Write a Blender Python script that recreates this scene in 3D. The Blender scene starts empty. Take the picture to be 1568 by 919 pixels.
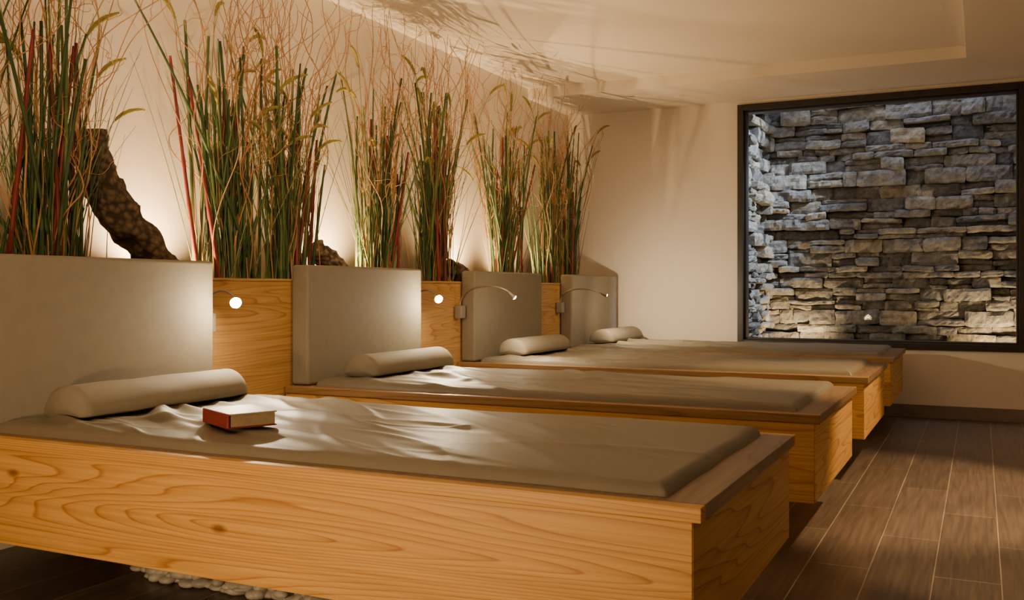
import bpy, bmesh, math, random
from mathutils import Vector, noise, Matrix
random.seed(7)
S=bpy.context.scene
COL=S.collection
# ------------------------------------------------------------------ helpers
def empty(name,loc=(0,0,0)):
    o=bpy.data.objects.new(name,None);o.location=loc;o.empty_display_size=.1;COL.objects.link(o);return o
def mobj(name,verts,faces,mats,parent=None,smooth=False,mi=None,bevel=0,seg=2):
    me=bpy.data.meshes.new(name);me.from_pydata([tuple(v) for v in verts],[],faces)
    if not isinstance(mats,(list,tuple)):mats=[mats]
    for m in mats:me.materials.append(m)
    if mi:me.polygons.foreach_set('material_index',mi)
    if smooth:me.polygons.foreach_set('use_smooth',[True]*len(me.polygons))
    me.update()
    o=bpy.data.objects.new(name,me);COL.objects.link(o)
    if parent:
        o.parent=parent;o.location=-Vector(parent.location)
    if bevel:
        b=o.modifiers.new('bevel','BEVEL');b.width=bevel;b.segments=seg;b.limit_method='ANGLE'
        b.harden_normals=False
        me.polygons.foreach_set('use_smooth',[True]*len(me.polygons))
        n=o.modifiers.new('wn','WEIGHTED_NORMAL')
    return o
class MB:
    def __init__(s):s.v=[];s.f=[];s.m=[]
    def box(s,x0,x1,y0,y1,z0,z1,mi=0):
        b=len(s.v)
        s.v+=[(x0,y0,z0),(x1,y0,z0),(x1,y1,z0),(x0,y1,z0),(x0,y0,z1),(x1,y0,z1),(x1,y1,z1),(x0,y1,z1)]
        for q in ((0,3,2,1),(4,5,6,7),(0,1,5,4),(1,2,6,5),(2,3,7,6),(3,0,4,7)):
            s.f.append(tuple(b+i for i in q));s.m.append(mi)
    def tube(s,pts,rad,k=5,mi=0,cap=True):
        b=len(s.v);n=len(pts);pts=[Vector(p) for p in pts]
        ref=Vector((1,0.13,0.05)).normalized()
        for i,p in enumerate(pts):
            t=(pts[min(i+1,n-1)]-pts[max(i-1,0)])
            if t.length<1e-9:t=Vector((0,0,1))
            t.normalize()
            a=t.cross(ref)
            if a.length<.05:a=t.cross(Vector((0,1,0)))
            a.normalize();c=t.cross(a)
            r=rad[i] if isinstance(rad,(list,tuple)) else rad
            for j in range(k):
                th=2*math.pi*j/k
                s.v.append(p+(a*math.cos(th)+c*math.sin(th))*r)
        for i in range(n-1):
            for j in range(k):
                s.f.append((b+i*k+j,b+i*k+(j+1)%k,b+(i+1)*k+(j+1)%k,b+(i+1)*k+j));s.m.append(mi)
        if cap:
            s.f.append(tuple(b+j for j in range(k)));s.m.append(mi)
            s.f.append(tuple(b+(n-1)*k+j for j in reversed(range(k))));s.m.append(mi)
    def obj(s,name,mats,parent=None,**kw):return mobj(name,s.v,s.f,mats,parent,mi=s.m,**kw)
def box(name,x,y,z,mat,parent=None,bevel=0,seg=2):
    m=MB();m.box(x[0],x[1],y[0],y[1],z[0],z[1]);return m.obj(name,mat,parent,bevel=bevel,seg=seg)
# ------------------------------------------------------------------ materials
def newmat(name):
    m=bpy.data.materials.new(name);m.use_nodes=True;nt=m.node_tree
    return m,nt,nt.nodes['Principled BSDF']
def N(nt,t,**kw):
    n=nt.nodes.new(t)
    for k,v in kw.items():
        if k in n.inputs.keys():n.inputs[k].default_value=v
        else:setattr(n,k,v)
    return n
def ramp(nt,stops):
    r=nt.nodes.new('ShaderNodeValToRGB');e=r.color_ramp.elements
    while len(e)<len(stops):e.new(.5)
    for i,(p,c) in enumerate(stops):e[i].position=p;e[i].color=(*c,1)
    return r
def simple(name,col,rough=.6,metal=0,spec=.5,nscale=None,var=.15,bump=0,bscale=80):
    m,nt,b=newmat(name);L=nt.links
    b.inputs['Roughness'].default_value=rough;b.inputs['Metallic'].default_value=metal
    b.inputs['Specular IOR Level'].default_value=spec
    tc=N(nt,'ShaderNodeTexCoord')
    no=N(nt,'ShaderNodeTexNoise',Scale=nscale or 8.0,Detail=4.0);L.new(tc.outputs['Object'],no.inputs['Vector'])
    r=ramp(nt,[(.3,tuple(c*(1-var) for c in col)),(.7,tuple(min(1,c*(1+var)) for c in col))])
    L.new(no.outputs['Fac'],r.inputs[0]);L.new(r.outputs[0],b.inputs['Base Color'])
    if bump:
        n2=N(nt,'ShaderNodeTexNoise',Scale=float(bscale),Detail=5.0);L.new(tc.outputs['Object'],n2.inputs['Vector'])
        bp=N(nt,'ShaderNodeBump',Strength=bump,Distance=.01);L.new(n2.outputs['Fac'],bp.inputs['Height']);L.new(bp.outputs[0],b.inputs['Normal'])
    return m
def wood(name,axis,light,dark,rings=9.,off=0.,rough=.5,cross=5.0,along=.45):
    m,nt,b=newmat(name);L=nt.links
    tc=N(nt,'ShaderNodeTexCoord');mp=N(nt,'ShaderNodeMapping')
    sc=[cross]*3;sc[axis]=along;mp.inputs['Scale'].default_value=sc;mp.inputs['Location'].default_value=(off,off*.7,off*1.3)
    L.new(tc.outputs['Object'],mp.inputs['Vector'])
    no=N(nt,'ShaderNodeTexNoise',Scale=1.0,Detail=3.0,Roughness=.36);L.new(mp.outputs[0],no.inputs['Vector'])
    mu=N(nt,'ShaderNodeMath',operation='MULTIPLY');mu.inputs[1].default_value=rings;L.new(no.outputs['Fac'],mu.inputs[0])
    fr=N(nt,'ShaderNodeMath',operation='FRACT');L.new(mu.outputs[0],fr.inputs[0])
    mid=tuple(l*.7+d*.3 for l,d in zip(light,dark))
    r=ramp(nt,[(0,light),(.35,light),(.78,mid),(.92,dark),(1,light)]);L.new(fr.outputs[0],r.inputs[0])
    mp2=N(nt,'ShaderNodeMapping');s2=[110.]*3;s2[axis]=2.0;mp2.inputs['Scale'].default_value=s2
    L.new(tc.outputs['Object'],mp2.inputs['Vector'])
    n2=N(nt,'ShaderNodeTexNoise',Scale=1.0,Detail=4.0);L.new(mp2.outputs[0],n2.inputs['Vector'])
    r2=ramp(nt,[(.3,(.82,.77,.68)),(.65,(1.05,1.04,1.03))]);L.new(n2.outputs['Fac'],r2.inputs[0])
    mp3=N(nt,'ShaderNodeMapping');s3=[4.5]*3;s3[axis]=2.0;mp3.inputs['Scale'].default_value=s3;mp3.inputs['Location'].default_value=(off*2,off,off)
    L.new(tc.outputs['Object'],mp3.inputs['Vector'])
    vo=N(nt,'ShaderNodeTexVoronoi',Scale=1.0);L.new(mp3.outputs[0],vo.inputs['Vector'])
    r3=ramp(nt,[(.03,(.25,.13,.06)),(.07,(1,1,1))]);L.new(vo.outputs['Distance'],r3.inputs[0])
    mx=N(nt,'ShaderNodeMix',data_type='RGBA',blend_type='MULTIPLY');mx.inputs[0].default_value=1
    L.new(r.outputs[0],mx.inputs[6]);L.new(r2.outputs[0],mx.inputs[7])
    mx2=N(nt,'ShaderNodeMix',data_type='RGBA',blend_type='MULTIPLY');mx2.inputs[0].default_value=.8
    L.new(mx.outputs[2],mx2.inputs[6]);L.new(r3.outputs[0],mx2.inputs[7])
    L.new(mx2.outputs[2],b.inputs['Base Color']);b.inputs['Roughness'].default_value=rough
    bp=N(nt,'ShaderNodeBump',Strength=.2,Distance=.002);L.new(n2.outputs['Fac'],bp.inputs['Height']);L.new(bp.outputs[0],b.inputs['Normal'])
    return m
LARCH=((.68,.385,.105),(.43,.19,.04))
wood_x=wood('larch_long',0,*LARCH,off=5.3,rings=40,cross=4.8,along=.27)
wood_y=wood('larch_cross',1,*LARCH,off=4.1,rings=26,along=.35)
wood_panel=wood('larch_panel',1,(.56,.33,.12),(.38,.185,.055),off=7.7,rings=34,along=.3)
rim_x=wood('larch_rim_long',0,(.34,.20,.085),(.23,.12,.045),off=2.2,rings=14,rough=.4)
rim_y=wood('larch_rim_cross',1,(.23,.145,.07),(.17,.095,.045),off=9.,rings=14,rough=.4)
plaster=simple('warm_plaster',(.78,.70,.60),.85,spec=.2,nscale=1.5,var=.02,bump=.1,bscale=120)
plaster_c=simple('ceiling_plaster',(.80,.73,.63),.85,spec=.2,nscale=1.5,var=.02,bump=.08,bscale=90)
skirt=simple('baseboard_taupe',(.20,.16,.13),.5)
uphol=simple('taupe_upholstery',(.25,.215,.16),.75,spec=.25,nscale=20,var=.04,bump=.12,bscale=600)
framem=simple('dark_bronze_frame',(.035,.03,.028),.4,metal=.3)
def fabric():
    m,nt,b=newmat('taupe_leatherette');L=nt.links
    tc=N(nt,'ShaderNodeTexCoord')
    n1=N(nt,'ShaderNodeTexNoise',Scale=4.0,Detail=3.0);L.new(tc.outputs['Object'],n1.inputs['Vector'])
    n2=N(nt,'ShaderNodeTexNoise',Scale=500.0,Detail=2.0);L.new(tc.outputs['Object'],n2.inputs['Vector'])
    r=ramp(nt,[(.3,(.165,.14,.098)),(.7,(.19,.162,.115))]);L.new(n1.outputs['Fac'],r.inputs[0]);L.new(r.outputs[0],b.inputs['Base Color'])
    b.inputs['Roughness'].default_value=.5;b.inputs['Specular IOR Level'].default_value=.5
    b2=N(nt,'ShaderNodeBump',Strength=.15,Distance=.001);L.new(n2.outputs['Fac'],b2.inputs['Height'])
    L.new(b2.outputs[0],b.inputs['Normal']);return m
fab=fabric()
def floorm():
    m,nt,b=newmat('wood_look_floor_tile');L=nt.links
    tc=N(nt,'ShaderNodeTexCoord');sx=N(nt,'ShaderNodeSeparateXYZ');L.new(tc.outputs['Object'],sx.inputs[0])
    ax=N(nt,'ShaderNodeMath',operation='ADD');ax.inputs[1].default_value=-.06+10;L.new(sx.outputs[0],ax.inputs[0])
    ay=N(nt,'ShaderNodeMath',operation='ADD');ay.inputs[1].default_value=20-.67+.2;L.new(sx.outputs[1],ay.inputs[0])
    cb=N(nt,'ShaderNodeCombineXYZ');L.new(ay.outputs[0],cb.inputs[0]);L.new(ax.outputs[0],cb.inputs[1])
    br=N(nt,'ShaderNodeTexBrick',offset=.5,offset_frequency=2);br.inputs['Scale'].default_value=1
    br.inputs['Brick Width'].default_value=1.0;br.inputs['Row Height'].default_value=.2;br.inputs['Mortar Size'].default_value=.002
    br.inputs['Mortar Smooth'].default_value=.1;br.inputs['Color1'].default_value=(.10,.074,.055,1);br.inputs['Color2'].default_value=(.135,.10,.075,1)
    br.inputs['Mortar'].default_value=(.34,.27,.2,1);L.new(cb.outputs[0],br.inputs['Vector'])
    mp=N(nt,'ShaderNodeMapping');mp.inputs['Scale'].default_value=(60,3,1);L.new(tc.outputs['Object'],mp.inputs[0])
    n=N(nt,'ShaderNodeTexNoise',Scale=1.0,Detail=5.0,Distortion=.4);L.new(mp.outputs[0],n.inputs['Vector'])
    r=ramp(nt,[(.3,(.6,.6,.6)),(.7,(1.3,1.3,1.3))]);L.new(n.outputs['Fac'],r.inputs[0])
    mx=N(nt,'ShaderNodeMix',data_type='RGBA',blend_type='MULTIPLY');mx.inputs[0].default_value=.8
    L.new(br.outputs['Color'],mx.inputs[6]);L.new(r.outputs[0],mx.inputs[7]);L.new(mx.outputs[2],b.inputs['Base Color'])
    b.inputs['Roughness'].default_value=.36
    bp=N(nt,'ShaderNodeBump',Strength=.3,Distance=.003);L.new(n.outputs['Fac'],bp.inputs['Height'])
    bp2=N(nt,'ShaderNodeBump',Strength=.5,Distance=.002,invert=True);L.new(br.outputs['Fac'],bp2.inputs['Height']);L.new(bp.outputs[0],bp2.inputs['Normal'])
    L.new(bp2.outputs[0],b.inputs['Normal']);return m
def stonem():
    m,nt,b=newmat('quarry_stone');L=nt.links
    g=N(nt,'ShaderNodeNewGeometry');tc=N(nt,'ShaderNodeTexCoord')
    r=ramp(nt,[(0,(.11,.107,.10)),(.3,(.27,.25,.22)),(.5,(.165,.16,.152)),(.7,(.34,.29,.21)),(.85,(.20,.195,.18)),(1,(.30,.28,.24))]);L.new(g.outputs['Random Per Island'],r.inputs[0])
    n=N(nt,'ShaderNodeTexNoise',Scale=16.0,Detail=8.0,Roughness=.72);L.new(tc.outputs['Object'],n.inputs['Vector'])
    r2=ramp(nt,[(.3,(.35,.35,.37)),(.65,(1.45,1.4,1.3))]);L.new(n.outputs['Fac'],r2.inputs[0])
    mx=N(nt,'ShaderNodeMix',data_type='RGBA',blend_type='MULTIPLY');mx.inputs[0].default_value=1
    L.new(r.outputs[0],mx.inputs[6]);L.new(r2.outputs[0],mx.inputs[7]);L.new(mx.outputs[2],b.inputs['Base Color'])
    b.inputs['Roughness'].default_value=.75
    bp=N(nt,'ShaderNodeBump',Strength=.9,Distance=.03);L.new(n.outputs['Fac'],bp.inputs['Height']);L.new(bp.outputs[0],b.inputs['Normal']);return m
def barkm(name,c0,c1):
    m,nt,b=newmat(name);L=nt.links;tc=N(nt,'ShaderNodeTexCoord')
    n=N(nt,'ShaderNodeTexVoronoi',Scale=38.0);L.new(tc.outputs['Object'],n.inputs['Vector'])
    n2=N(nt,'ShaderNodeTexNoise',Scale=25.0,Detail=6.0);L.new(tc.outputs['Object'],n2.inputs['Vector'])
    mx=N(nt,'ShaderNodeMath',operation='MULTIPLY');L.new(n.outputs['Distance'],mx.inputs[0]);L.new(n2.outputs['Fac'],mx.inputs[1])
    r=ramp(nt,[(.08,c0),(.35,c1)]);L.new(mx.outputs[0],r.inputs[0]);L.new(r.outputs[0],b.inputs['Base Color'])
    bp=N(nt,'ShaderNodeBump',Strength=1.,Distance=.02,invert=True);L.new(mx.outputs[0],bp.inputs['Height']);L.new(bp.outputs[0],b.inputs['Normal'])
    b.inputs['Roughness'].default_value=.9;return m
def glassm():
    m,nt,b=newmat('window_glass');L=nt.links;nt.nodes.remove(b)
    o=nt.nodes['Material Output'];t=N(nt,'ShaderNodeBsdfTransparent');gl=N(nt,'ShaderNodeBsdfGlossy',Roughness=.01)
    f=N(nt,'ShaderNodeFresnel',IOR=1.15);mx=N(nt,'ShaderNodeMixShader')
    L.new(f.outputs[0],mx.inputs[0]);L.new(t.outputs[0],mx.inputs[1]);L.new(gl.outputs[0],mx.inputs[2]);L.new(mx.outputs[0],o.inputs[0]);return m
def emis(name,col,s):
    m,nt,b=newmat(name);b.inputs['Emission Color'].default_value=(*col,1);b.inputs['Emission Strength'].default_value=s
    b.inputs['Base Color'].default_value=(*col,1);return m
stone=stonem();bark=barkm('cork_bark',(.17,.11,.06),(.04,.025,.015));bark2=barkm('pale_cork_bark',(.34,.26,.17),(.07,.045,.03))
mortar=simple('dark_mortar',(.03,.03,.032),.95)
steel=simple('brushed_steel',(.40,.35,.29),.35,metal=.9)
greyplastic=simple('grey_metal_box',(.30,.27,.235),.5,metal=.3)
led=emis('led_lens',(1,.85,.62),700)
g_dark=simple('reed_dark_green',(.045,.085,.022),.5,var=.4)
g_mid=simple('reed_green',(.10,.16,.04),.5,var=.4)
g_pale=simple('grass_pale',(.27,.28,.10),.6,var=.3)
g_red=simple('bamboo_red',(.20,.026,.02),.4,var=.4)
g_twig=simple('willow_twig',(.48,.25,.10),.65,var=.3)
g_plume=simple('foxtail_plume',(.30,.25,.05),.9,var=.3)
PM=[g_dark,g_mid,g_pale,g_red,g_twig,g_plume]
soil=simple('trough_soil',(.09,.06,.04),.95,bump=.6,bscale=40)
pebm=simple('river_pebble',(.50,.47,.42),.45,nscale=20,var=.3)
# ------------------------------------------------------------------ room
XL,XR,YB,YF=-3.2,2.6,7.73,-1.8
wx0,wx1,wz0,wz1=-1.745,.29,.50,2.413
m=MB();m.box(XL-.15,XR+.15,YF-.15,YB+.02,-.12,0);m.obj('floor',floorm())
box('wall_left',(XL-.15,XL),(YF-.15,YB+.15),(0,2.7),plaster)
box('wall_right',(XR,XR+.15),(YF-.15,YB+.15),(0,2.7),plaster)
box('wall_front',(XL,XR),(YF-.15,YF),(0,2.7),plaster)
m=MB();m.box(XL,wx0,YB,YB+.15,0,2.7);m.box(wx1,XR,YB,YB+.15,0,2.7);m.box(wx0,wx1,YB,YB+.15,0,wz0);m.box(wx0,wx1,YB,YB+.15,wz1,2.7)
m.obj('wall_back',plaster)
m=MB()
px1,py1=-.084,6.89
m.box(px1,XR,YF,YB,2.44,2.7);m.box(XL,px1,py1,YB,2.44,2.7);m.box(XL,px1,YF,py1,2.52,2.7)
m.obj('ceiling',plaster_c)
m=MB();m.box(XL,XR-.002,YB-.014,YB-.001,0,.095);m.obj('baseboard_back',skirt,bevel=.003)
m=MB();m.box(XR-.014,XR-.001,YF,YB-.016,0,.095);m.obj('baseboard_right',skirt,bevel=.003)
# window
w=empty('window_1',((wx0+wx1)/2,YB,(wz0+wz1)/2))
m=MB();t=.048;y0,y1=YB-.02,YB+.12
m.box(wx0,wx0+t,y0,y1,wz0,wz1);m.box(wx1-t,wx1,y0,y1,wz0,wz1);m.box(wx0+t,wx1-t,y0,y1,wz0,wz0+t);m.box(wx0+t,wx1-t,y0,y1,wz1-t,wz1)
t2=t+.014
m.box(wx0+t,wx0+t2,YB+.02,y1,wz0+t,wz1-t);m.box(wx1-t2,wx1-t,YB+.02,y1,wz0+t,wz1-t);m.box(wx0+t2,wx1-t2,YB+.02,y1,wz0+t,wz0+t2);m.box(wx0+t2,wx1-t2,YB+.02,y1,wz1-t2,wz1-t)
m.obj('window_frame',framem,w,bevel=.003)
mobj('window_glass_pane',[(wx0+t,YB+.06,wz0+t),(wx1-t,YB+.06,wz0+t),(wx1-t,YB+.06,wz1-t),(wx0+t,YB+.06,wz1-t)],[(0,1,2,3)],glassm(),w)
# ------------------------------------------------------------------ stone light-well
def stones(name,org,ux,nrm,length,z0,z1,seed):
    rnd=random.Random(seed);org=Vector(org);ux=Vector(ux);nrm=Vector(nrm)
    V=[];F=[];MI=[]
    def P(a,z,d):return org+ux*a+Vector((0,0,z))+nrm*d
    V+=[P(0,z0,0),P(length,z0,0),P(length,z1,0),P(0,z1,0)];F.append((0,1,2,3));MI.append(1)
    z=z0
    while z<z1:
        rh=rnd.choice([.055,.07,.085,.10,.12])*rnd.uniform(.9,1.1);a=-rnd.uniform(0,.2);ph=rnd.uniform(0,9)
        while a<length:
            wd=rnd.uniform(.11,.40)
            parts=[(z,rh)]
            if rh>.085 and rnd.random()<.4:
                f_=rnd.uniform(.35,.65);parts=[(z,rh*(f_-.01)),(z+rh*f_,rh*(1-f_))]
            for (zz,hh) in parts:
                a0=max(a,0)+.001;a1=min(a+wd,length)-.001
                if a1-a0<.03:continue
                nx=max(3,int((a1-a0)/.025));nz=4;dep=rnd.uniform(.02,.135);tl=rnd.uniform(-.03,.03);sd=rnd.uniform(0,99)
                b=len(V);sk=rnd.uniform(-.008,.008)
                for j in range(nz+1):
                    for i in range(nx+1):
                        fa=i/nx;fz=j/nz
                        edge=i in(0,nx) or j in(0,nz)
                        aa=a0+(a1-a0)*fa;z_=zz+.001+(hh-.001)*fz
                        z_+=.012*noise.noise(Vector((aa*3.5,ph,z*3)))+sk*(fa-.5)
                        nn=noise.noise(Vector((aa*9+sd,z_*14,sd)))
                        d=dep+tl*(fa-.5)+.024*nn+.010*noise.noise(Vector((aa*40+sd,z_*50,sd)))
                        if edge:d-=.012
                        if (i in(0,nx)) and (j in(0,nz)):
                            aa+=(.006 if i==0 else -.006)*rnd.random();z_+=(.008 if j==0 else -.008)*rnd.random()
                        aa+=.006*noise.noise(Vector((sd,z_*30,aa*20)));z_+=.007*noise.noise(Vector((aa*14,sd,3)))*(1 if edge else .5)
                        V.append(P(aa,z_,d))
                for j in range(nz):
                    for i in range(nx):
                        q=b+j*(nx+1)+i;F.append((q,q+1,q+nx+2,q+nx+1));MI.append(0)
                ring=[b+i for i in range(nx+1)]+[b+j*(nx+1)+nx for j in range(1,nz+1)]+[b+nz*(nx+1)+i for i in range(nx-1,-1,-1)]+[b+j*(nx+1) for j in range(nz-1,0,-1)]
                c=len(V)
                for q in ring:
                    v=V[q];d=(v-org).dot(nrm);V.append(v-nrm*d)
                for i in range(len(ring)):
                    j=(i+1)%len(ring);F.append((ring[j],ring[i],c+i,c+j));MI.append(0)
            a+=wd
        z+=rh
    return mobj(name,V,F,[stone,mortar],None,mi=MI)
stones('stone_wall_back',(-1.80,8.92,0),(1,0,0),(0,-1,0),3.2,.2,3.3,3)
stones('stone_wall_side',(-1.80,7.89,0),(0,1,0),(1,0,0),1.02,.2,3.3,5)
stones('stone_wall_far_side',(1.40,8.90,0),(0,-1,0),(-1,0,0),1.0,.2,3.3,9)
box('light_well_ground',(-1.8,1.4),(7.89,8.92),(.05,.3),soil)
# ------------------------------------------------------------------ wood panel / trough
TZ=.98
m=MB();m.box(-2.83,-2.795,YF+.02,YB-.016,.2,TZ);m.box(-2.85,-2.792,YF+.02,YB-.016,TZ,TZ+.012);m.box(-3.198,-2.83,YF+.02,YB-.016,.2,.23)
m.obj('wood_wainscot_panel',wood_panel,bevel=.003)
nx,ny=6,150;V=[];F=[]
for j in range(ny+1):
    for i in range(nx+1):
        x=-3.195+i/nx*.34;y=YF+.02+(YB-.02-YF-.02)*j/ny
        V.append((x,y,.925+.006*noise.noise(Vector((x*9,y*9,0)))))
for j in range(ny):
    for i in range(nx):
        q=j*(nx+1)+i;F.append((q,q+1,q+nx+2,q+nx+1))
mobj('planting_trough_soil',V,F,soil,smooth=True)
# ------------------------------------------------------------------ beds
NY=[1.873,3.434,5.012,6.525];W=1.078;XF=-.494;XH=-2.79;T=.515;B=.208
def mattress(par,n,idx):
    x0,x1,y0,y1=-2.68,XF-.085,n+.065,n+W-.055;nx,ny=300,140;V=[];F=[];zb=T-.01;th=.036
    rnd=random.Random(80+idx)
    cr=[]
    for k in range(44):
        fx=min(.97,max(.06,rnd.betavariate(1.2,1.6)));cx=x0+(x1-x0)*fx;cy=rnd.uniform(y0+.03,y1-.03)
        an=rnd.choice([-.5,-.35,-.2,-.65])+rnd.gauss(0,.14);L=rnd.uniform(.18,.5);wd=rnd.uniform(.012,.032)
        am=rnd.uniform(.0035,.010)*(.5+.7*math.exp(-(fx/.5)**2))*(wd/.018)
        cr.append((cx,cy,math.cos(an),math.sin(an),L,wd,am,rnd.uniform(-.7,.7)))
    so=idx*13.7
    for j in range(ny+1):
        for i in range(nx+1):
            a=i/nx;c=j/ny
            x=x0+(x1-x0)*a;y=y0+(y1-y0)*c
            e=min(x-x0,x1-x,y-y0,y1-y)
            r=.035;k=1 if e>=r else math.sqrt(max(0,1-(1-e/r)**2))
            h=.008*noise.noise(Vector((x*1.6,y*2.2,so)))
            for (cx,cy,ca,sa,L,wd,am,cv) in cr:
                dx=x-cx;dy=y-cy;u=dx*ca+dy*sa
                if abs(u)>L*1.6:continue
                v=-dx*sa+dy*ca-cv*u*u
                if abs(v)>wd*3.2:continue
                h+=am*math.exp(-(v/wd)**2-(u/L)**2*1.4)
            h*=min(1,e/.05+.15)
            wob=.008*noise.noise(Vector((x*4,y*4,so+9)))*(1-min(1,e/.1))
            V.append((x+wob,y+wob*1.5,zb+(th+h)*k if e>0 else zb-.004))
    for j in range(ny):
        for i in range(nx):
            q=j*(nx+1)+i;F.append((q,q+1,q+nx+2,q+nx+1))
    return mobj('mattress',V,F,fab,par,smooth=True)
for idx,n in enumerate(NY):
    p=empty('lounger_bed',((XF-2.79)/2,n+W/2,0))
    m=MB()
    m.box(XH+.002,XF-.02,n+.006,n+.034,B,T-.032);m.box(XH+.002,XF-.02,n+W-.034,n+W-.006,B,T-.032)
    m.obj('side_panels',wood_x,p,bevel=.002)
    m=MB();m.box(XF-.048,XF-.018,n+.008,n+W-.008,B+.001,T-.032);m.obj('foot_panel',wood_y,p,bevel=.002)
    box('base_board',(XH+.002,XF-.05),(n+.034,n+W-.034),(B+.01,B+.03),wood_x,p)
    box('slat_board',(XH+.002,XF-.05),(n+.034,n+W-.034),(T-.03,T-.012),wood_x,p)
    m=MB();m.box(XH+.002,XF-.0,n,n+.035,T-.032,T);m.box(XH+.002,XF-.0,n+W-.035,n+W,T-.032,T);m.obj('rim_long',wood_x if idx==0 else rim_x,p,bevel=.003)
    m=MB();m.box(XF-.10,XF-.001,n+.035,n+W-.035,T-.032,T);m.box(XH+.002,XF-.10,n+.035,n+.085,T-.032,T);m.box(XH+.002,XF-.10,n+W-.085,n+W-.035,T-.032,T);m.obj('rim_foot',rim_y,p,bevel=.002)
    box('support_plinth',(-2.75,-1.0),(n+.62,n+.92),(0,B+.012),skirt,p)
    mattress(p,n,idx)
    q=empty('bolster_pillow',(-2.53,n+.54,T+.03));V=[];F=[];ns,nl=32,40
    L0,L1=n+.20,n+.92
    if idx==0:L0,L1=n+.19,n+.93
    for j in range(nl+1):
        c=j/nl;y=L0+(L1-L0)*c;e=min(c,1-c)*(L1-L0)
        s=.84+.16*min(1,e/.02)**.5 if e>1e-6 else .82
        for i in range(ns):
            a=2*math.pi*i/ns
            x=math.cos(a)*.098*s;z=math.sin(a)*(.088 if math.sin(a)>0 else .014)*s
            z+=.003*noise.noise(Vector((x*12,y*7,idx)))
            V.append((-2.53+x,y,T+.047+z))
    for j in range(nl):
        for i in range(ns):F.append((j*ns+i,j*ns+(i+1)%ns,(j+1)*ns+(i+1)%ns,(j+1)*ns+i))
    cb=len(V);V.append((-2.53,L0-.004,T+.07));V.append((-2.53,L1+.004,T+.07))
    for i in range(ns):
        F.append((cb,(i+1)%ns,i));F.append((cb+1,nl*ns+i,nl*ns+(i+1)%ns))
    mobj('bolster_cushion',V,F,uphol,q,smooth=True)
    hb=box('headboard',(-2.789,-2.695),(n+.045,n+1.02),(T+.002,1.055),uphol,None,bevel=.014,seg=4)
# ------------------------------------------------------------------ pebbles
def pebbles(n):
    rnd=random.Random(int(n*10));V=[];F=[]
    ico=bmesh.new();bmesh.ops.create_icosphere(ico,subdivisions=2,radius=1)
    iv=[v.co.copy() for v in ico.verts];fi=[tuple(v.index for v in f.verts) for f in ico.faces];ico.free()
    for k in range(330):
        x=rnd.uniform(-2.5,-1.05);y=rnd.uniform(n+.43,n+.60);lay=rnd.random()
        sx,sy,sz=rnd.uniform(.022,.044),rnd.uniform(.018,.032),rnd.uniform(.010,.018)
        a=rnd.uniform(0,6.28);ca,sa=math.cos(a),math.sin(a);b=len(V);z=sz+ (0 if lay<.55 else .018)
        for v in iv:
            X,Y,Z=v.x*sx,v.y*sy,v.z*sz
            V.append((x+X*ca-Y*sa,y+X*sa+Y*ca,z+Z))
        F.extend(tuple(b+i for i in f) for f in fi)
    return mobj('river_pebble_bed',V,F,pebm,smooth=True)
for n in NY:pebbles(n)
# ------------------------------------------------------------------ book
bk=empty('book',(-1.93,2.17,T+.042));A=math.radians(-26)
def bx(name,x0,x1,y0,y1,z0,z1,mat,bev=.0015):
    o=box(name,(x0,x1),(y0,y1),(z0,z1),mat,None,bevel=bev);o.parent=bk;return o
red=simple('red_book_cloth',(.20,.02,.014),.55,bump=.2,bscale=400)
paper=simple('book_paper',(.34,.25,.15),.8,nscale=60)
cov=simple('book_cover_cream',(.48,.37,.27),.5)
bx('page_block',-.09,.09,-.060,.072,.004,.038,paper);bx('cover_top',-.094,.094,-.066,.076,.038,.042,cov);bx('cover_bottom',-.094,.094,-.066,.076,0,.004,red)
bx('spine',-.094,.094,-.072,-.062,.0,.042,red,.004)
bk.rotation_euler=(0,0,A)
# ------------------------------------------------------------------ reading lamps
def spot(name,loc,tgt,e,ang,col,rad=.02,blend=.6,parent=None):
    l=bpy.data.lights.new(name,'SPOT');l.energy=e;l.spot_size=math.radians(ang);l.spot_blend=blend;l.color=col;l.shadow_soft_size=rad
    o=bpy.data.objects.new(name,l);COL.objects.link(o);o.location=loc
    o.rotation_euler=(Vector(tgt)-Vector(loc)).to_track_quat('-Z','Y').to_euler()
    if parent:
        o.parent=parent;o.location=Vector(loc)-Vector(parent.location)
    return o
WARM=(1,.66,.33);WARM2=(1,.64,.30)
def lamp(y,head,apex,tgt,e,pe=2.,lr=1.):
    p=empty('reading_lamp',(-2.765,y,.81))
    box('lamp_base',(-2.788,-2.742),(y-.026,y+.026),(.775,.85),greyplastic,p,bevel=.004)
    hd=Vector(head);p0=Vector((-2.765,y,.85));pts=[]
    c1=Vector((-2.765,y,.85+apex));d=(Vector(tgt)-hd).normalized();c2=hd-d*.09+Vector((0,0,.03))
    he=hd-d*.03
    for i in range(25):
        t=i/24;pts.append(p0*(1-t)**3+c1*3*t*(1-t)**2+c2*3*t*t*(1-t)+he*t**3)
    m=MB();m.tube(pts,.0052,8);m.tube([he-d*.012,he-d*.01,hd-d*.002,hd],[.006,.010*lr,.018*lr,.020*lr],14)
    m.obj('gooseneck_arm',steel,p,smooth=True)
    m=MB();m.tube([hd+d*.0005,hd+d*.008*lr,hd+d*.012*lr],[.018*lr,.014*lr,.006*lr],14);m.obj('led_lens',led,p,smooth=True)
    spot('reading_light',hd+d*.016,tgt,e,140,(1,.77,.48),.012,1,p)
    l=bpy.data.lights.new('led_spill','POINT');l.energy=pe;l.color=(1,.75,.44);l.shadow_soft_size=.01
    o=bpy.data.objects.new('led_spill',l);COL.objects.link(o);o.parent=p;o.location=hd+d*.03-Vector(p.location)
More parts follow.
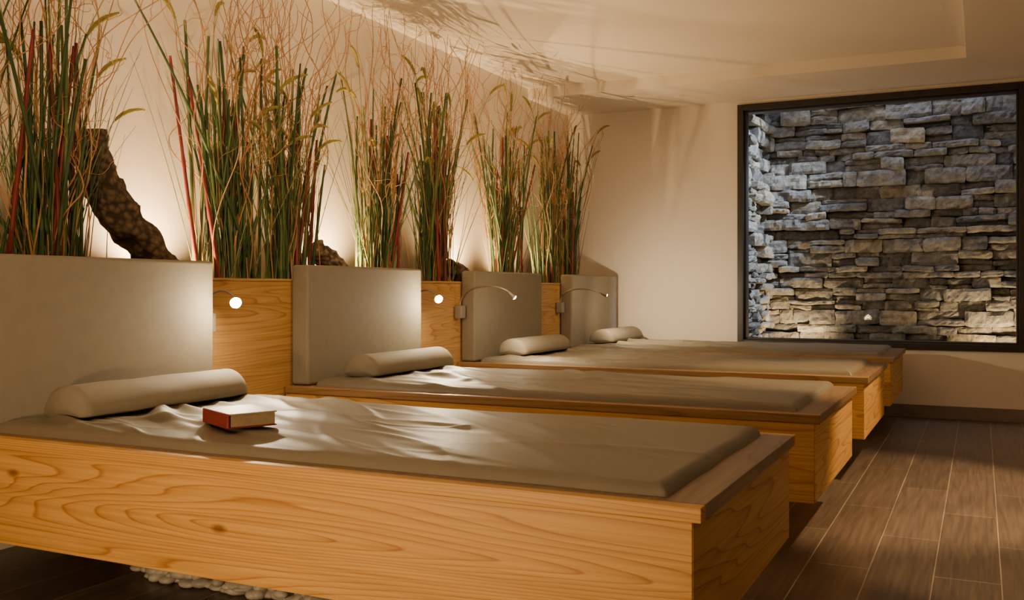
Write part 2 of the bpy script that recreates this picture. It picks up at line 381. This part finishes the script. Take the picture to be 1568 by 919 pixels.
y1=NY[0]+1.055;y2=NY[1]+1.055;y3=NY[2]-.01;y4=NY[3]-.01
lamp(y1,(-2.60,y1-.02,.893),.12,(-1.8,y1-.75,.55),22,5,1.1)
lamp(y2,(-2.60,y2-.02,.893),.12,(-1.8,y2-.75,.55),22,5,1.1)
lamp(y3,(-2.42,y3+.02,.90),.14,(-2.1,y3+.40,.50),20,.5,.7)
lamp(y4,(-2.42,y4+.02,.905),.14,(-2.0,y4+.9,.70),44,.5,.7)
# ------------------------------------------------------------------ plants
def cluster(y,seed,big=1.0,htop=1.95):
    rnd=random.Random(seed);m=MB();x=-2.97;z0=.932
    def base(sy=.125,sx=.05):return Vector((x+rnd.uniform(-sx,sx),y+rnd.gauss(0,sy*.6),z0))
    def clampx(v):
        v.x=min(max(v.x,XL+.012),-2.45);v.z=min(v.z,2.49 if v.y<6.8 else 2.42);return v
    def stem(p,L,lean,r0,r1,mi,k=6,curve=.05,n=12,az=None):
        az=rnd.uniform(0,6.28) if az is None else az
        d=Vector((math.cos(az)*.4,math.sin(az),0));cv=Vector((rnd.uniform(-1,1)*.5,rnd.uniform(-1,1),0))*curve
        pts=[]
        for i in range(n):
            t=i/(n-1);pts.append(clampx(p+Vector((0,0,L*t))+d*lean*L*t*(.6+.4*t)+cv*math.sin(t*3)))
        m.tube(pts,[r0+(r1-r0)*i/(n-1) for i in range(n)],k,mi);return pts
    for i in range(int(34*big)):
        H=rnd.uniform(.45,1.08)*(htop-z0)
        stem(base(),H,abs(rnd.gauss(0,.20)),rnd.uniform(.0055,.010),rnd.uniform(.003,.006),rnd.choice([0,0,0,1,1]),curve=rnd.uniform(0,.03))
    for i in range(int(5.2*big)):
        H=rnd.uniform(.45,.95)*(htop-z0);p=base();az=rnd.uniform(0,6.28);ln=abs(rnd.gauss(0,.15));n=28
        p.x+=.03
        d=Vector((math.cos(az)*.5,math.sin(az),0));pts=[];rr=[]
        for j in range(n):
            t=j/(n-1);pts.append(clampx(p+Vector((0,0,H*t))+d*ln*H*t));rr.append(.0095*(1-.4*t)*(1.25 if j%5==0 else 1))
        m.tube(pts,rr,7,3)
    for i in range(int(72*big)):
        H=rnd.uniform(.45,1.0)*(htop-z0)
        stem(base(),H,abs(rnd.gauss(0,.30)),.003,.0008,rnd.choice([0,0,1,1,2]),k=4,curve=rnd.uniform(0,.06))
    for i in range(int(8*big)):
        p=base();az=rnd.choice([-1,1])*rnd.uniform(.6,2.4);H=rnd.uniform(.6,1.1)*(htop-z0);ln=rnd.uniform(.05,.35);dr=rnd.choice([.005,.015,.03,.07])
        d=Vector((math.cos(az)*.5,math.sin(az),0));pts=[]
        for j in range(14):
            t=j/13;pts.append(clampx(p+Vector((0,0,H*t))+d*ln*H*t*t))
        last=pts[-1];dirv=(pts[-1]-pts[-2]).normalized();ar=[last]
        for j in range(11):
            dirv=(dirv+d*.12+Vector((0,0,-dr*2.0))*(.6+j*.12)).normalized();ar.append(clampx(ar[-1]+dirv*.018))
        m.tube(pts+ar[1:4],.0022,4,2)
        pl=ar[2:];nn=len(pl);m.tube(pl,[.003+.006*math.sin(math.pi*min(1,(q+.6)/nn))*(1+.25*((q%2)-.5)) for q in range(nn)],7,5)
        for q in range(70):
            t=rnd.uniform(0,nn-1.01);a=pl[int(t)].lerp(pl[int(t)+1],t%1)
            o=Vector((rnd.gauss(0,1),rnd.gauss(0,1),rnd.gauss(0,1))).normalized()
            m.tube([a,a+o*.014],[.0012,.0003],3,5,cap=False)
    for i in range(int(30*big)):
        p=base();H=rnd.uniform(.75,1.35)*(htop+.25-z0);az=rnd.uniform(0,6.28);d=Vector((math.cos(az)*.35,math.sin(az),0));ln=abs(rnd.gauss(0,.30))
        n=44;sd=rnd.uniform(0,99);pts=[];r0=rnd.uniform(.003,.0048);ph=rnd.uniform(0,6);fr=rnd.uniform(14,24)
        for j in range(n):
            t=j/(n-1);am=.006+.026*t
            w_=Vector((math.sin(t*fr+ph)*.7,math.cos(t*fr*.8+ph*2),0))*am+Vector((noise.noise(Vector((t*4,sd,0))),noise.noise(Vector((t*4,sd,7))),0))*.16*t
            q=p+Vector((0,0,H*t+.01*math.sin(t*fr*1.3)))+d*ln*H*t*(.4+.6*t)+w_
            if q.z>2.48 or (q.z>2.41 and q.y>6.8):break
            pts.append(clampx(q))
        n=len(pts);m.tube(pts,[r0*(1-.6*j/n) for j in range(n)],4,4)
        for s in range(rnd.randint(1,4)):
            j0=rnd.randint(n//3,n-4);q=pts[j0].copy();dv=Vector((rnd.uniform(-.5,.5),rnd.uniform(-1,1),rnd.uniform(.5,1.3))).normalized();sp=[q.copy()]
            for j in range(rnd.randint(8,18)):
                dv=(dv+Vector((rnd.gauss(0,.35),rnd.gauss(0,.5),rnd.gauss(.08,.3)))).normalized()
                q=q+dv*.016
                if q.z>2.42:break
                sp.append(clampx(q.copy()))
            if len(sp)>2:m.tube(sp,[.0018*(1-.6*j/len(sp)) for j in range(len(sp))],4,4)
    return m.obj('ornamental_grass_arrangement',PM,smooth=True)
for i,(y,b,h) in enumerate([(1.95,.9,1.95),(2.36,1.15,1.98),(3.25,1.15,2.02),(3.68,1.15,2.02),(4.45,1.05,2.05),(5.05,1.35,2.1),(6.0,1.2,2.1),(6.75,.8,2.12),(7.15,.7,2.12)]):
    cluster(y,100+i,b,h)
def bark_log(pts,rad,seed,name='cork_bark_log',mat=None):
    P=[Vector(p) for p in pts];n=40;k=22;path=[]
    for i in range(n):
        t=i/(n-1)*(len(P)-1);a=min(int(t),len(P)-2);f=t-a
        p0=P[max(a-1,0)];p1=P[a];p2=P[a+1];p3=P[min(a+2,len(P)-1)]
        path.append(.5*((2*p1)+(p2-p0)*f+(2*p0-5*p1+4*p2-p3)*f*f+(3*p1-p0-3*p2+p3)*f**3))
    m=MB();m.tube(path,[rad*(1.15-.35*abs(i/(n-1)-.4)) for i in range(n)],k)
    vv=[]
    for v in m.v:
        v=Vector(v);o=noise.noise(v*16+Vector((seed,0,0)))*.022+noise.noise(v*55)*.010
        i=min(range(n),key=lambda q:(path[q]-v).length_squared);d=(v-path[i]).normalized();vv.append(v+d*o)
    m.v=vv;return m.obj(name,mat or bark,smooth=True)
bark_log([(-2.95,2.95,.97),(-2.98,2.83,1.10),(-3.01,2.69,1.27),(-3.03,2.62,1.40),(-3.03,2.60,1.55)],.064,1)
bark_log([(-2.93,4.12,.965),(-2.95,4.02,1.06),(-2.98,3.90,1.15)],.056,2,mat=bark2)
bark_log([(-2.95,5.42,.965),(-2.96,5.34,1.04),(-2.98,5.22,1.09)],.053,3)
# ------------------------------------------------------------------ lights
def upl(y,e,x=-3.07):
    p=empty('uplight_fixture',(x,y,.94));m=MB();m.tube([(x,y,.932),(x,y,.96)],.028,16);m.obj('uplight_can',greyplastic,p)
    m=MB();m.tube([(x,y,.9605),(x,y,.962)],.022,16);m.obj('uplight_lens',emis('uplight_lens_%d'%int(y*10),WARM2,3),p)
    spot('uplight',(x,y,.975),(x+.16,y+.02,2.4),e,150,WARM2,.006,.9,p)
for y,e in ((1.5,80),(2.99,88),(4.2,92),(5.62,88),(6.4,60)):upl(y,e)
def down(x,y,zc,tgt,e,ang,col=WARM,blend=.5,rad=.03):  # builds the downlights and also the added wide fill lights, all out of view
    p=empty('ceiling_downlight_or_fill',(x,y,zc));m=MB();m.tube([(x,y,zc),(x,y,zc-.008)],.045,24);m.obj('downlight_or_fill_ring',steel,p)
    m=MB();m.tube([(x,y,zc-.0082),(x,y,zc-.010)],.032,24);m.obj('downlight_or_fill_lens',emis('downlight_or_fill_lens',col,2),p)
    spot('downlight_or_fill',(x,y,zc-.02),tgt,e,ang,col,rad,blend,p)
down(.7,4.85,2.44,(-.42,4.85,.15),460,52)
down(.75,3.7,2.44,(.25,3.85,0),230,38)
fl=empty('added_side_fill',(-1.5,.35,0));m=MB();fx,fy=-1.5,.35  # added lamp, out of view, put there to light the first bed's side
m.tube([(fx,fy,0),(fx,fy,.015)],.11,28);m.tube([(fx,fy,.015),(fx,fy,.56)],.009,12);m.obj('side_fill_stand',steel,fl)
m=MB();m.tube([(fx,fy-.05,.56),(fx,fy+.02,.55)],[.05,.07],24);m.obj('side_fill_head',greyplastic,fl)
spot('side_fill_light',(fx,fy+.05,.52),(fx+.05,1.9,.36),76,125,WARM,.05,.5,fl)
WW=(1,.71,.41)
down(-.75,1.0,2.52,(-3.0,2.2,1.6),78,66,WW,.9,.03)
down(-.3,2.9,2.52,(-3.0,4.0,1.6),100,66,WW,.9,.03)
down(.15,4.4,2.44,(-2.8,5.9,1.5),105,60,WW,.9,.03)
down(-1.3,.5,2.52,(-1.4,1.2,0),34,165,WW,1,.12)  # added wide-beam ambient fill over the first bed, not a known fitting
down(1.3,5.4,2.44,(.6,5.6,0),60,165,WW,1,.12)  # added wide-beam ambient fill at the right, out of view
down(-.8,-1.2,2.52,(-.8,0,0),34,165,WW,1,.12)  # added wide-beam ambient fill behind the camera
def area(name,loc,tgt,e,sx,sy,col):
    l=bpy.data.lights.new(name,'AREA');l.energy=e;l.shape='RECTANGLE';l.size=sx;l.size_y=sy;l.color=col
    o=bpy.data.objects.new(name,l);COL.objects.link(o);o.location=loc;o.rotation_euler=(Vector(tgt)-Vector(loc)).to_track_quat('-Z','Y').to_euler();return o
spot('well_daylight_spot',(.2,8.05,3.1),(-1.75,8.30,1.6),800,38,(.68,.81,1),.1,.4)
area('well_skylight',(-.3,8.60,3.4),(-.4,8.75,1.2),30,2.2,.35,(.72,.80,1))
for x in (-1.40,.2):
    p=empty('ground_uplight',(x,8.5,.3));m=MB();m.tube([(x,8.5,.30),(x,8.5,.36)],.04,16);m.obj('ground_uplight_can',greyplastic,p)
    spot('ground_light',(x,8.55,.38),(x-.10,8.85,.85),42,130,(1,.72,.38),.03,.9,p)
wd=bpy.data.worlds.new('world');S.world=wd;wd.use_nodes=True;bg=wd.node_tree.nodes['Background']
bg.inputs[0].default_value=(.50,.59,.82,1);bg.inputs[1].default_value=.6
# ------------------------------------------------------------------ camera
cd=bpy.data.cameras.new('camera');cam=bpy.data.objects.new('camera',cd);COL.objects.link(cam)
cam.location=(0,0,.945);cam.rotation_euler=(math.pi/2,0,math.radians(25.86))
cd.sensor_width=36;cd.lens=1481/1568*36;cd.shift_y=-16.2/1568;cd.clip_start=.05
S.camera=cam
